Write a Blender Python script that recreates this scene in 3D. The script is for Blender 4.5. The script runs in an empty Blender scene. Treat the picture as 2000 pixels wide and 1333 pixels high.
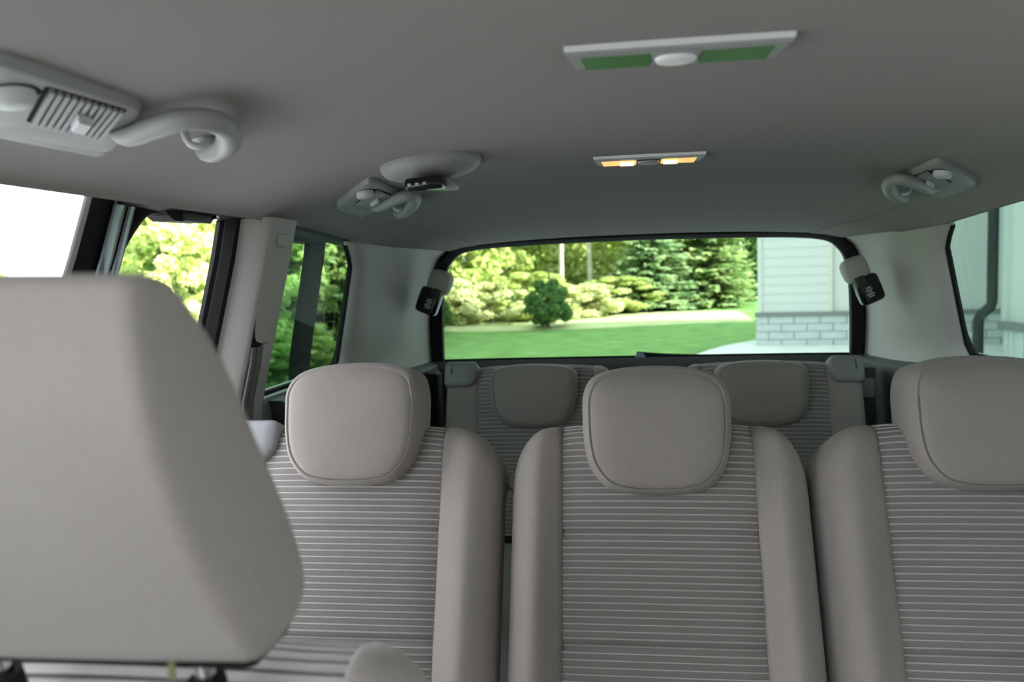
import bpy, bmesh, math, random
from mathutils import Vector, Matrix, noise

C = bpy.context.scene.collection
SC = bpy.context.scene
R = math.radians
random.seed(7)

# ------------------------------------------------------------------ camera
CAM = Vector((-0.051, 0.0, 1.35))
YAW, PITCH, ROLL = R(7.76), R(4.7), R(1.8)
fwd = Vector((-math.sin(YAW) * math.cos(PITCH), math.cos(YAW) * math.cos(PITCH), -math.sin(PITCH)))
rt0 = Vector((math.cos(YAW), math.sin(YAW), 0)); up0 = rt0.cross(fwd)
rt = rt0 * math.cos(ROLL) - up0 * math.sin(ROLL)
up = up0 * math.cos(ROLL) + rt0 * math.sin(ROLL)
cam = bpy.data.cameras.new('camera'); cam.lens = 28.8; cam.sensor_width = 36; cam.clip_start = 0.01; cam.clip_end = 500
cam.dof.use_dof = True; cam.dof.focus_distance = 1.35; cam.dof.aperture_fstop = 5.4
camo = bpy.data.objects.new('camera', cam); C.objects.link(camo)
camo.matrix_world = Matrix(((rt.x, up.x, -fwd.x, CAM.x), (rt.y, up.y, -fwd.y, CAM.y), (rt.z, up.z, -fwd.z, CAM.z), (0, 0, 0, 1)))
SC.camera = camo

# ------------------------------------------------------------------ sky, sun, exposure
w = bpy.data.worlds.new('sky'); SC.world = w; w.use_nodes = True
bg = w.node_tree.nodes['Background']
bg.inputs['Color'].default_value = (0.89, 0.94, 1.0, 1); bg.inputs['Strength'].default_value = 3.4
sun = bpy.data.lights.new('sun', 'SUN'); sun.energy = 20.0; sun.color = (1.0, 0.93, 0.80); sun.angle = R(0.6)
suno = bpy.data.objects.new('sun', sun); C.objects.link(suno)
sd = Vector((0.93, -0.36, 0)).normalized() * math.cos(R(29)) + Vector((0, 0, math.sin(R(29))))
suno.rotation_euler = sd.to_track_quat('Z', 'Y').to_euler(); suno.location = (20, -10, 25)
SC.view_settings.view_transform = 'Standard'; SC.view_settings.look = 'None'
SC.view_settings.exposure = 0.85; SC.view_settings.gamma = 1.0; SC.view_settings.use_curve_mapping = False

# ------------------------------------------------------------------ materials
def mat(name, col, rough=0.6, spec=0.4, metal=0.0, bump=0.0, bscale=200.0, var=0.0, vscale=8.0, sheen=0.0, stretch=None, coat=0.0):
    m = bpy.data.materials.new(name); m.use_nodes = True
    nt = m.node_tree; b = nt.nodes['Principled BSDF']
    b.inputs['Base Color'].default_value = (*col, 1); b.inputs['Roughness'].default_value = rough
    b.inputs['Specular IOR Level'].default_value = spec; b.inputs['Metallic'].default_value = metal
    if sheen: b.inputs['Sheen Weight'].default_value = sheen
    if coat: b.inputs['Coat Weight'].default_value = coat
    if bump or var:
        tc = nt.nodes.new('ShaderNodeTexCoord'); mp = nt.nodes.new('ShaderNodeMapping')
        nt.links.new(tc.outputs['Object'], mp.inputs['Vector'])
        if stretch: mp.inputs['Scale'].default_value = stretch
    if bump:
        n = nt.nodes.new('ShaderNodeTexNoise'); n.inputs['Scale'].default_value = bscale; n.inputs['Detail'].default_value = 3
        bp = nt.nodes.new('ShaderNodeBump'); bp.inputs['Strength'].default_value = bump; bp.inputs['Distance'].default_value = 0.002
        nt.links.new(mp.outputs[0], n.inputs['Vector']); nt.links.new(n.outputs['Fac'], bp.inputs['Height'])
        nt.links.new(bp.outputs[0], b.inputs['Normal'])
    if var:
        n = nt.nodes.new('ShaderNodeTexNoise'); n.inputs['Scale'].default_value = vscale; n.inputs['Detail'].default_value = 6
        r = nt.nodes.new('ShaderNodeValToRGB')
        r.color_ramp.elements[0].position = 0.3; r.color_ramp.elements[1].position = 0.7
        r.color_ramp.elements[0].color = (*[c * (1 - var) for c in col], 1); r.color_ramp.elements[1].color = (*[min(1, c * (1 + var)) for c in col], 1)
        nt.links.new(mp.outputs[0], n.inputs['Vector']); nt.links.new(n.outputs['Fac'], r.inputs['Fac']); nt.links.new(r.outputs[0], b.inputs['Base Color'])
    return m

def glass(name, tint, refl=1.0):
    m = bpy.data.materials.new(name); m.use_nodes = True; nt = m.node_tree
    for n in list(nt.nodes):
        if n.type != 'OUTPUT_MATERIAL': nt.nodes.remove(n)
    out = nt.nodes['Material Output']
    t = nt.nodes.new('ShaderNodeBsdfTransparent'); t.inputs[0].default_value = (*tint, 1)
    g = nt.nodes.new('ShaderNodeBsdfGlossy'); g.inputs['Roughness'].default_value = 0.02; g.inputs[0].default_value = (1, 1, 1, 1)
    lw = nt.nodes.new('ShaderNodeLayerWeight'); lw.inputs[0].default_value = .5
    pw = nt.nodes.new('ShaderNodeMath'); pw.operation = 'POWER'; pw.inputs[1].default_value = 5.0
    ml = nt.nodes.new('ShaderNodeMath'); ml.operation = 'MULTIPLY_ADD'; ml.inputs[1].default_value = .25 * refl; ml.inputs[2].default_value = .008 * refl
    nt.links.new(lw.outputs['Facing'], pw.inputs[0]); nt.links.new(pw.outputs[0], ml.inputs[0])
    mx = nt.nodes.new('ShaderNodeMixShader'); nt.links.new(ml.outputs[0], mx.inputs[0])
    nt.links.new(t.outputs[0], mx.inputs[1]); nt.links.new(g.outputs[0], mx.inputs[2]); nt.links.new(mx.outputs[0], out.inputs[0])
    return m

def leafmat(name, c1, c2, trans=0.35):
    m = bpy.data.materials.new(name); m.use_nodes = True; nt = m.node_tree
    for n in list(nt.nodes):
        if n.type != 'OUTPUT_MATERIAL': nt.nodes.remove(n)
    out = nt.nodes['Material Output']
    tc = nt.nodes.new('ShaderNodeTexCoord'); no = nt.nodes.new('ShaderNodeTexNoise'); no.inputs['Scale'].default_value = 3.0; no.inputs['Detail'].default_value = 8
    nt.links.new(tc.outputs['Object'], no.inputs['Vector'])
    r = nt.nodes.new('ShaderNodeValToRGB'); r.color_ramp.elements[0].position = 0.35; r.color_ramp.elements[1].position = 0.65
    r.color_ramp.elements[0].color = (*c1, 1); r.color_ramp.elements[1].color = (*c2, 1); nt.links.new(no.outputs['Fac'], r.inputs[0])
    d = nt.nodes.new('ShaderNodeBsdfDiffuse'); t = nt.nodes.new('ShaderNodeBsdfTranslucent'); mx = nt.nodes.new('ShaderNodeMixShader'); mx.inputs[0].default_value = trans
    for x in (d, t): nt.links.new(r.outputs[0], x.inputs[0])
    nt.links.new(d.outputs[0], mx.inputs[1]); nt.links.new(t.outputs[0], mx.inputs[2]); nt.links.new(mx.outputs[0], out.inputs[0])
    return m

def emit(name, col, s):
    m = bpy.data.materials.new(name); m.use_nodes = True; b = m.node_tree.nodes['Principled BSDF']
    b.inputs['Base Color'].default_value = (*col, 1); b.inputs['Emission Color'].default_value = (*col, 1); b.inputs['Emission Strength'].default_value = s
    return m

M = {
 'fabric': mat('grey_seat_fabric', (.305, .268, .253), .9, .15, bump=.25, bscale=900, var=.05, vscale=300, sheen=.15),
 'fabric_dark': mat('grey_ribbed_fabric', (.222, .201, .192), .9, .15, bump=.25, bscale=900, var=.06, vscale=300),
 'thread': mat('pale_rib_thread', (.47, .44, .425), .8, .2, bump=.2, bscale=700),
 'seam': mat('dark_seam_thread', (.17, .16, .155), .9, .1),
 'headliner': mat('grey_headliner_cloth', (.322, .296, .286), .95, .1, bump=.2, bscale=700, var=.03, vscale=250),
 'trim': mat('pale_grey_trim_plastic', (.47, .435, .42), .55, .35, bump=.08, bscale=600),
 'trim_dark': mat('charcoal_trim_plastic', (.045, .048, .05), .5, .4, bump=.1, bscale=500),
 'plastic': mat('grey_roof_plastic', (.33, .33, .32), .5, .4),
 'cap': mat('grey_lever_plastic', (.23, .23, .243), .45, .45),
 'black': mat('black_rubber', (.010, .010, .010), .7, .15),
 'gloss_black': mat('gloss_black_plastic', (.010, .010, .011), .18, .5),
 'slot': mat('dark_slot', (.02, .02, .02), .9, .1),
 'silver': mat('silver_plastic', (.88, .88, .88), .4, .5),
 'chrome': mat('chrome_steel', (.8, .8, .82), .12, .5, metal=1.0),
 'paint': mat('blue_grey_metallic_paint', (.16, .165, .20), .22, .6, metal=.6, coat=.6),
 'belt': mat('grey_belt_webbing', (.15, .148, .145), .85, .2, bump=.3, bscale=800),
 'print': mat('white_print_and_glint', (.55, .55, .55), .6, .3),
 'knob': mat('pale_grey_knob', (.62, .62, .63), .45, .4),
 'white': mat('white_lens', (.85, .85, .85), .3, .5),
 'lens': mat('lens_painted_reflection', (.10, .26, .08), .2, .5),  # lens coloured green to stand in for the lawn's reflection
 'lit': emit('lit_amber_lens', (1.0, .40, .12), .8),
 'bulb': emit('lit_bulb', (1.0, .70, .36), 2.2),
 'trim_mid': mat('mid_grey_trim_plastic', (.26, .255, .25), .6, .3, bump=.1, bscale=500),
 'carpet': mat('charcoal_carpet', (.10, .10, .10), 1, .05, bump=.4, bscale=400),
 'tint': glass('green_privacy_glass', (.22, .315, .272), .6),
 'tint_rear': glass('green_rear_glass', (.38, .475, .43)),
 'tint_door': glass('light_green_door_glass', (.60, .85, .70), .5),
 'clear': glass('clear_glass', (.93, .97, .95)),
 'lawn': mat('mown_lawn', (.158, .285, .092), .9, .1, bump=.6, bscale=60, var=.28, vscale=2.2, stretch=(1, 2.2, 1)),
 'concrete': mat('pale_concrete', (.62, .63, .62), .85, .2, bump=.3, bscale=40, var=.08, vscale=3),
 'siding': mat('white_siding', (.60, .61, .585), .6, .3),
 'siding_cream': mat('cream_siding', (.61, .59, .50), .6, .3),
 'block': mat('painted_block', (.50, .53, .53), .85, .2, bump=.5, bscale=30, var=.08, vscale=6),
 'mortar': mat('grey_mortar', (.33, .35, .35), .95, .1),
 'flash': mat('grey_flashing', (.20, .21, .21), .6, .3),
 'gutter': mat('dark_downspout', (.035, .04, .042), .8, .2),
 'roof': mat('grey_shingle', (.10, .10, .10), .95, .1),
 'bark': mat('grey_brown_bark', (.20, .15, .11), .95, .1, bump=.8, bscale=20, var=.2, vscale=10),
 'bark_pale': mat('pale_bark', (.55, .50, .42), .9, .1, bump=.6, bscale=20, var=.15, vscale=10),
 'leaf_lime': leafmat('lime_leaves', (.42, .52, .14), (.72, .75, .36), .42),
 'leaf_mid': leafmat('mid_green_leaves', (.30, .43, .12), (.56, .65, .27), .45),
 'leaf_dark': leafmat('dark_green_leaves', (.08, .18, .06), (.20, .32, .11)),
 'needle': leafmat('spruce_needles', (.24, .36, .16), (.55, .62, .31), .35),
 'needle_blue': leafmat('blue_green_spruce_needles', (.25, .38, .21), (.52, .62, .36), .35),
 'blocker_brown': mat('dark_blocker_brown', (.10, .075, .055), .8, .2, var=.2, vscale=4),  # finish of the added, unseen sky blocker
 'leaf_pale': leafmat('pale_yellow_leaves', (.55, .58, .28), (.82, .80, .52)),
 'tag': mat('yellowed_tag', (.12, .115, .05), .8, .2),
 'stone': mat('pale_stone', (.75, .77, .80), .7, .3, bump=.5, bscale=15),
}

# ------------------------------------------------------------------ helpers
def tag(o, label, cat=None, group=None, kind=None):
    o['label'] = label
    if cat: o['category'] = cat
    if group: o['group'] = group
    if kind: o['kind'] = kind
    return o

def link(name, me, parent=None):
    o = bpy.data.objects.new(name, me); C.objects.link(o)
    if parent is not None: o.parent = parent
    return o

def empty(name, loc, label, cat, group=None):
    o = bpy.data.objects.new(name, None); C.objects.link(o); o.location = loc; o.empty_display_size = .1
    return tag(o, label, cat, group)

def mesh(name, v, f, mats, parent=None, mi=None, smooth=40, origin=None):
    """verts in the parent's frame"""
    me = bpy.data.meshes.new(name)
    me.from_pydata([tuple(p) for p in v], [], [tuple(q) for q in f])
    for m in (mats if isinstance(mats, (list, tuple)) else [mats]): me.materials.append(M[m])
    if mi: me.polygons.foreach_set('material_index', mi)
    me.validate(); me.update()
    if smooth:
        me.shade_smooth(); me.set_sharp_from_angle(angle=R(smooth))
    return link(name, me, parent)

def fixn(o):
    bm = bmesh.new(); bm.from_mesh(o.data); bmesh.ops.recalc_face_normals(bm, faces=bm.faces); bm.to_mesh(o.data); bm.free()
    return o

def grid_faces(nr, nc, off=0, close_c=False):
    f = []
    for i in range(nr - 1):
        for j in range(nc if close_c else nc - 1):
            j2 = (j + 1) % nc
            f.append((off + i * nc + j, off + i * nc + j2, off + (i + 1) * nc + j2, off + (i + 1) * nc + j))
    return f

def loft(name, rings, mats, parent=None, closed=True, cap0=True, cap1=True, smooth=40):
    n = len(rings[0]); v = [p for r in rings for p in r]
    f = grid_faces(len(rings), n, 0, closed)
    if cap0: f.append(tuple(range(n))[::-1])
    if cap1: f.append(tuple((len(rings) - 1) * n + k for k in range(n)))
    return fixn(mesh(name, v, f, mats, parent, smooth=smooth))

def cr(pts, n, closed=False):
    """Catmull-Rom through points, n samples per span"""
    P = [Vector(p) for p in pts]; L = len(P); out = []
    spans = L if closed else L - 1
    for i in range(spans):
        if closed: a, b, c, d = P[(i - 1) % L], P[i], P[(i + 1) % L], P[(i + 2) % L]
        else: a, b, c, d = P[max(0, i - 1)], P[i], P[i + 1], P[min(L - 1, i + 2)]
        for k in range(n):
            t = k / n
            out.append(.5 * ((2 * b) + (c - a) * t + (2 * a - 5 * b + 4 * c - d) * t * t + (3 * b - a - 3 * c + d) * t ** 3))
    if not closed: out.append(P[-1])
    return out

def tube(name, path, rad, mats, parent=None, seg=10, flat=1.0, caps=True, updir=(0, 0, 1)):
    """round tube; rad may be a list; flat scales the second axis"""
    P = [Vector(p) for p in path]; n = len(P); rings = []
    for i, p in enumerate(P):
        t = (P[min(n - 1, i + 1)] - P[max(0, i - 1)]).normalized()
        u = t.cross(Vector(updir))
        if u.length < 1e-4: u = t.cross(Vector((1, 0, 0)))
        u.normalize(); vv = u.cross(t).normalized()
        r = rad[i] if isinstance(rad, (list, tuple)) else rad
        rings.append([p + u * (r * math.cos(2 * math.pi * k / seg)) + vv * (r * flat * math.sin(2 * math.pi * k / seg)) for k in range(seg)])
    return loft(name, rings, mats, parent, cap0=caps, cap1=caps, smooth=60)

def box(name, lo, hi, mats, parent=None, bev=0.0, seg=2, smooth=40):
    bm = bmesh.new(); bmesh.ops.create_cube(bm, size=1)
    c = [(a + b) / 2 for a, b in zip(lo, hi)]; s = [b - a for a, b in zip(lo, hi)]
    for v in bm.verts: v.co = Vector((c[0] + v.co.x * s[0], c[1] + v.co.y * s[1], c[2] + v.co.z * s[2]))
    if bev: bmesh.ops.bevel(bm, geom=bm.edges[:], offset=bev, segments=seg, affect='EDGES', profile=.5)
    me = bpy.data.meshes.new(name); bm.to_mesh(me); bm.free(); me.materials.append(M[mats])
    if smooth: me.shade_smooth(); me.set_sharp_from_angle(angle=R(smooth))
    return link(name, me, parent)

def lerp(a, b, t): return a + (b - a) * t
def interp(x, pts):
    if x <= pts[0][0]: return pts[0][1]
    for (a, b), (c, d) in zip(pts, pts[1:]):
        if x <= c: return b + (d - b) * (x - a) / (c - a)
    return pts[-1][1]
def smooth01(t):
    t = max(0, min(1, t)); return t * t * (3 - 2 * t)

# ------------------------------------------------------------------ the vehicle's shell
ZC = [(-.4, 1.50), (.2, 1.528), (.7, 1.545), (1.45, 1.552), (1.8, 1.54), (2.1, 1.51), (2.38, 1.447)]
ZE = [(-.4, 1.455), (1.5, 1.456), (1.7, 1.449), (1.9, 1.43), (2.38, 1.418)]
HW = [(-.4, .67), (1.8, .67), (2.1, .65), (2.38, .60)]
def soft(y, pts):
    return sum(interp(y + d, pts) for d in (-.12, -.06, 0, .06, .12)) / 5 if y < 2.2 else interp(y, pts)
def ceil(x, y):
    zc, ze, hw = soft(y, ZC), soft(y, ZE), soft(y, HW)
    t = min(1, abs(x) / hw)
    return ze + (zc - ze) * (1 - t ** 2.4) ** .6
def tx(z):                                   # half width of the side at height z
    return .67 + .2 * max(0, min(.33, 1.455 - z))

ys = [.10 + 2.28 * i / 60 for i in range(61)]
us = [-math.cos(math.pi * k / 40) for k in range(41)]
v = []
for y in ys:
    hw = soft(y, HW)
    for u in us: v.append((u * hw, y, ceil(u * hw, y)))
o = mesh('ceiling', v, grid_faces(len(ys), len(us)), 'headliner', smooth=60); tag(o, 'grey cloth headliner of the vehicle roof', kind='structure')
m = o.modifiers.new('thick', 'SOLIDIFY'); m.thickness = .02; m.offset = 1
o = mesh('roof_skin', [(x * 1.03, y, z + .045) for x, y, z in v], grid_faces(len(ys), len(us)), 'paint', smooth=60); tag(o, 'painted metal roof skin above the headliner', kind='structure')

def side_strip(name, s, prof, z0, z1, mats, label=None, parent=None, lean=0.0, n=10, kind='structure', smooth=35):
    """upright prism along the tumblehome: prof = plan polygon of (outboard offset from the side line, y)"""
    rings = []
    for i in range(n + 1):
        z = lerp(z0, z1, i / n)
        rings.append([(s * (tx(z) + dx), y + lean * (z - 1.455), z) for dx, y in prof])
    o = loft(name, rings, mats, parent, smooth=smooth)
    if label: tag(o, label, kind=kind)
    return o

# floor and lower walls
o = box('floor', (-.80, -1.15, .36), (.80, 2.62, .40), 'carpet'); tag(o, 'charcoal carpet floor of the vehicle', kind='structure')
def wall_low(name, s, spans, label):
    v = []; f = []
    for (y0, y1) in spans:
        zs = [.38, .75, 1.00, 1.10, 1.125]; xin = [.70, .715, .725, .732, .738]
        b = len(v); ny = 10
        for k in range(ny + 1):
            y = lerp(y0, y1, k / ny)
            sh = .05 * smooth01((y - 2.0) / .5)
            pr = [(x - sh, z) for x, z in zip(xin, zs)] + [(.80, 1.125), (.82, .38)]
            for x, z in pr: v.append((s * x, y, z))
        f += grid_faces(ny + 1, 7, b, True)
        f.append(tuple(b + k for k in range(7))); f.append(tuple(b + ny * 7 + k for k in range(7)))
    return tag(fixn(mesh(name, v, f, 'trim_mid', smooth=50)), label, kind='structure')
wall_low('wall_left', -1, [(-1.1, .98), (1.37, 2.55)], 'grey lower side panel along the open sliding door side')
wall_low('wall_right', 1, [(-1.1, 2.55)], 'grey lower side panel along the closed door side')
o = box('wall_front', (-.78, -1.16, .40), (.78, -.66, .94), 'trim_mid', bev=.06, seg=4); tag(o, 'grey dashboard block at the front of the cabin', kind='structure')

# rear opening: plane y = 2.38 at z 1.45 leaning back to 2.5 at 1.08
def ry(z): return 2.38 + (1.45 - z) * .324
GL = [(-.612, 1.082), (-.600, 1.22), (-.583, 1.33), (-.553, 1.392), (-.490, 1.421), (-.30, 1.431), (0, 1.435)]
OL = [(-.648, 1.060), (-.640, 1.20), (-.618, 1.33), (-.588, 1.40), (-.515, 1.437), (-.30, 1.4465), (0, 1.450)]
def sym(half):
    pts = cr([Vector((x, z, 0)) for x, z in half], 8)
    L = [(p.x, p.y) for p in pts]
    return L + [(-x, z) for x, z in L[-2::-1]]
gin, gout = sym(GL), sym(OL)
n = len(gin)
v = [(x, ry(z), z) for x, z in gout] + [(x, ry(z) - .006, z) for x, z in gout] + [(x, ry(z) + .004, z) for x, z in gin] + [(x, ry(z) + .03, z) for x, z in gin]
v = []
for dy, L in ((.03, gout), (-.004, gout), (-.012, [(lerp(a[0], b[0], .25), lerp(a[1], b[1], .25)) for a, b in zip(gout, gin)]), (.004, gin), (.03, gin)):
    v += [(x, ry(z) + dy, z) for x, z in L]
f = grid_faces(5, n, 0, False)
o = fixn(mesh('trim_1', v, f, 'black', smooth=50)); tag(o, 'black frame around the rear window', kind='structure')
o = mesh('window_1', [(x, ry(z) + .02, z) for x, z in gin], [tuple(range(n))], 'tint_rear', smooth=0); tag(o, 'green tinted rear window glass of the tailgate', kind='structure')
# tailgate lower wall
v = []
for z, dy in ((1.085, -.0), (1.07, -.012), (1.045, -.03), (.40, -.02), (.40, .08), (1.085, .06)):
    for k in range(13):
        x = lerp(-.70, .70, k / 12); v.append((x, ry(max(z, .8)) + dy - .03 * (abs(x) / .7) ** 4, z))
o = fixn(mesh('wall_rear', v, grid_faces(6, 13), 'trim_dark', smooth=50)); tag(o, 'dark lower panel of the tailgate under the rear window', kind='structure')

# D pillars: pale trim wrapping from the quarter window to the rear frame
def dpillar(name, s, yq, label):
    rows = []
    zs = [1.075 + (1.428 - 1.075) * i / 14 for i in range(15)]
    side = [p for p in gout if p[0] < -.45 and p[1] >= 1.06]
    for i, z in enumerate(zs):
        # outer edge of the frame at this height
        best = min(side, key=lambda p: abs(p[1] - z)); xr = -best[0]
        yr = ry(z) - .004
        x0 = tx(z)
        top = smooth01((z - 1.36) / .07); bot = smooth01((1.16 - z) / .09)
        y0 = yq - .06 * top ** 2 - .12 * bot ** 1.5
        pts = [(x0 + .018, y0 - .002), (x0 + .004, y0 + .003), (x0 - .012, y0 + .03), (x0 - .022, y0 + .10), (x0 - .032, lerp(y0, yr, .42)), (lerp(x0 - .03, xr, .45), lerp(y0, yr, .66)), (lerp(x0 - .03, xr, .72), lerp(y0, yr, .84)), (xr + .004, yr - .015), (xr, yr + .01), (xr + .03, yr + .04)]
        rows.append([(s * p.x, p.y, z + .0) for p in cr([Vector((a, b, 0)) for a, b in pts], 4)])
    v = [p for r in rows for p in r]
    # tuck the top under the headliner
    nc = len(rows[0]); v += [(x * 1.0, y, ceil(x * .999, min(2.378, y)) + .012) for x, y, z in rows[-1]]
    o = fixn(mesh(name, v, grid_faces(len(rows) + 1, nc), 'trim', smooth=60)); tag(o, label, kind='structure')
    tube('window_seal', [Vector(r[1]) for r in rows], .0055, 'black', o, seg=6, updir=(1, 0, 0))
    # straight lip of the headliner sitting on the pillar top
    E = []
    for x, y, z in rows[-1][2:]:
        zl = 1.434 - .012 * (y - 1.85) / .5; ax = abs(x); yy = min(2.376, y)
        E += [(s * (ax + .012), y, zl + .006), (s * (ax - .004), yy, zl), (s * (ax - .012), yy, zl + .002), (s * (ax - .045), yy, lerp(zl, ceil(ax - .09, yy), .62)), (s * (ax - .09), yy, ceil(ax - .09, yy) - .001)]
    fixn(mesh('headliner_lip', E, grid_faces(nc - 2, 5), 'headliner', bpy.data.objects['ceiling'], smooth=60))
    return o
dpillar('trim_2', -1, 1.92, 'pale grey trim of the rear pillar beside the leafy quarter window')
dpillar('trim_3', 1, 2.04, 'pale grey trim of the rear pillar on the house side')
# thin shadow-gap strip between headliner and rear pillars is the headliner edge itself

# ledges on top of the lower side panels, behind the second row
for s, nm, lb in ((-1, 'trim_4', 'dark ledge under the rear pillar on the leafy side'), (1, 'trim_5', 'dark ledge under the rear pillar on the house side')):
    v = []; ny = 14
    for k in range(ny + 1):
        y = lerp(1.5, 2.46, k / ny); xi = lerp(.69, .615, smooth01((y - 1.7) / .7)); zt = lerp(1.118, 1.083, smooth01((y - 1.7) / .7))
        for x, z in ((.79, zt + .002), (xi + .02, zt), (xi + .004, zt - .008), (xi, zt - .03), (xi + .02, .80), (.79, .80)): v.append((s * x, y, z))
    f = grid_faces(ny + 1, 6, 0, True); f += [tuple(range(6)), tuple(ny * 6 + k for k in range(6))]
    o = fixn(mesh(nm, v, f, 'trim_dark', smooth=50)); tag(o, lb, kind='structure')

# side windows
def pane(name, s, y0, y1, z0, z1, mats, label, off=.03, rc=.05, seal=True, corner=(1, 1)):
    pts = []
    def arc(cy, cz, a0, r): 
        for k in range(7):
            a = a0 + math.pi / 2 * k / 6; pts.append((cy + r * math.cos(a), cz + r * math.sin(a)))
    ra, rb = rc * corner[0] + .004, rc * corner[1] + .004
    arc(y1 - rb, z1 - rb, 0, rb); arc(y0 + ra, z1 - ra, math.pi / 2, ra); arc(y0 + ra, z0 + ra, math.pi, ra); arc(y1 - rb, z0 + rb, 1.5 * math.pi, rb)
    # centre fan so that the glass follows the tumblehome
    o = mesh(name, [(s * (tx(z) + off), y, z) for y, z in pts], [tuple(range(len(pts)))], mats, smooth=0); tag(o, label, kind='structure')
    if seal:
        P = [(s * (tx(z) + off - .006), y, z) for y, z in pts]; P.append(P[0]); P.append(P[1])
        tube('window_seal', P, .0055, 'black', o, seg=6, caps=False, updir=(1, 0, 0))
    return o
pane('window_2', -1, 1.48, 1.935, 1.128, 1.462, 'tint', 'green tinted quarter window looking out on trees', corner=(.2, 1.1))
pane('window_3', 1, 1.48, 2.055, 1.128, 1.462, 'tint', 'green tinted quarter window looking out on the white house', corner=(.2, 1.1))
pane('window_4', 1, 0.98, 1.34, 1.128, 1.462, 'tint', 'green tinted sliding door window on the house side', corner=(.3, .2))
pane('window_5', 1, .08, .86, 1.128, 1.462, 'clear', 'clear front door window on the house side', corner=(.3, .2), seal=False)
pane('window_6', -1, .08, .935, 1.128, 1.470, 'clear', 'clear front door window beside the front seat', corner=(.3, .2), seal=False)
o = mesh('window_7', [(-.66, .10, 1.51), (.66, .10, 1.51), (.74, -1.15, .94), (-.74, -1.15, .94)], [(0, 1, 2, 3)], 'clear', smooth=0); tag(o, 'clear windscreen at the front of the cabin', kind='structure')

# C pillar beside the open door: pale jamb face, grey inner face, belt slot
side_strip('trim_6', -1, [(.05, 1.335), (.030, 1.340), (.006, 1.362), (-.012, 1.376), (-.016, 1.384), (-.014, 1.49), (.0, 1.505), (.05, 1.505)], .6, 1.462, 'trim', 'pale grey pillar trim with a seat belt slot beside the open door', lean=.15)
cp = bpy.data.objects['trim_6']
side_strip('trim_7', -1, [(.058, 1.324), (.050, 1.322), (.045, 1.328), (.040, 1.324), (.024, 1.330), (.024, 1.352), (.058, 1.37)], .6, 1.475, 'black', 'black rubber seal along the rear edge of the open door', lean=.15)
# small embossed badge plate and belt slot on the C pillar
def onC(y, z, h=.0): return (-(tx(z) - .0155 - h), y - .012 + .15 * (z - 1.455), z)
v = []
for h, i in ((0.0, 0), (.003, .001)):
    v += [onC(1.425 + i, 1.412 + i, h), onC(1.465 - i, 1.412 + i, h), onC(1.465 - i, 1.434 - i, h), onC(1.425 + i, 1.434 - i, h)]
fixn(mesh('embossed_plate', v, [(4, 5, 6, 7), (0, 1, 5, 4), (1, 2, 6, 5), (2, 3, 7, 6), (3, 0, 4, 7)], 'trim', cp, smooth=0))
sl = cr([Vector((a, b, 0)) for a, b in [(1.398, 1.285), (1.404, 1.262), (1.418, 1.245), (1.446, 1.237), (1.440, 1.222), (1.425, 1.215), (1.403, 1.222), (1.399, 1.25)]], 5, True)
v = [onC(p.x, p.y, .0012) for p in sl]
fixn(mesh('belt_slot', v, [tuple(range(len(v)))], 'slot', cp, smooth=0))
lip = [(1.440, 1.236), (1.456, 1.240), (1.454, 1.215), (1.447, 1.190), (1.441, 1.215)]
v = [onC(a, b, .001) for a, b in lip] + [onC(a, b, .007) for a, b in lip]
fixn(mesh('slot_lip', v, [(5, 6, 7, 8, 9)] + [(k, (k + 1) % 5, 5 + (k + 1) % 5, 5 + k) for k in range(5)], 'trim', cp, smooth=0))

# right C pillar, B pillars, A pillars (just outside the frame)
side_strip('trim_8', 1, [(.05, 1.345), (-.012, 1.35), (-.016, 1.49), (.05, 1.50)], .6, 1.475, 'trim', 'pale grey middle pillar trim on the house side')
side_strip('trim_9', 1, [(.05, .86), (-.012, .87), (-.016, .97), (.05, .98)], .6, 1.475, 'trim', 'pale grey front pillar trim on the house side')
k_ = 1.45    # the jamb runs obliquely outboard and rearward
def jamb(name, y0, y1, dx0, dep, mats, label):
    return side_strip(name, -1, [(dx0 + dep, y0 + dep * k_), (dx0 + .002, y0), (dx0, y0 + .003), (dx0, y1 - .003), (dx0 + .002, y1), (dx0 + dep, y1 + dep * k_)], .6, 1.475, mats, label, lean=.30)
jamb('trim_10', .938, .953, .030, .03, 'trim', 'grey edge strip of the pillar between the front seat and open door')
jamb('trim_11', .950, 1.012, .036, .03, 'black', 'broad black seal on the pillar before the open door')
jamb('trim_12', 1.000, 1.028, .030, .03, 'paint', 'blue grey painted pillar before the open door')
jamb('trim_17', 1.020, 1.042, .038, .03, 'black', 'thin black groove between painted pillar and painted flange')
jamb('trim_13', 1.035, 1.052, .032, .03, 'paint', 'narrow painted flange beside the painted pillar')
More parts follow.
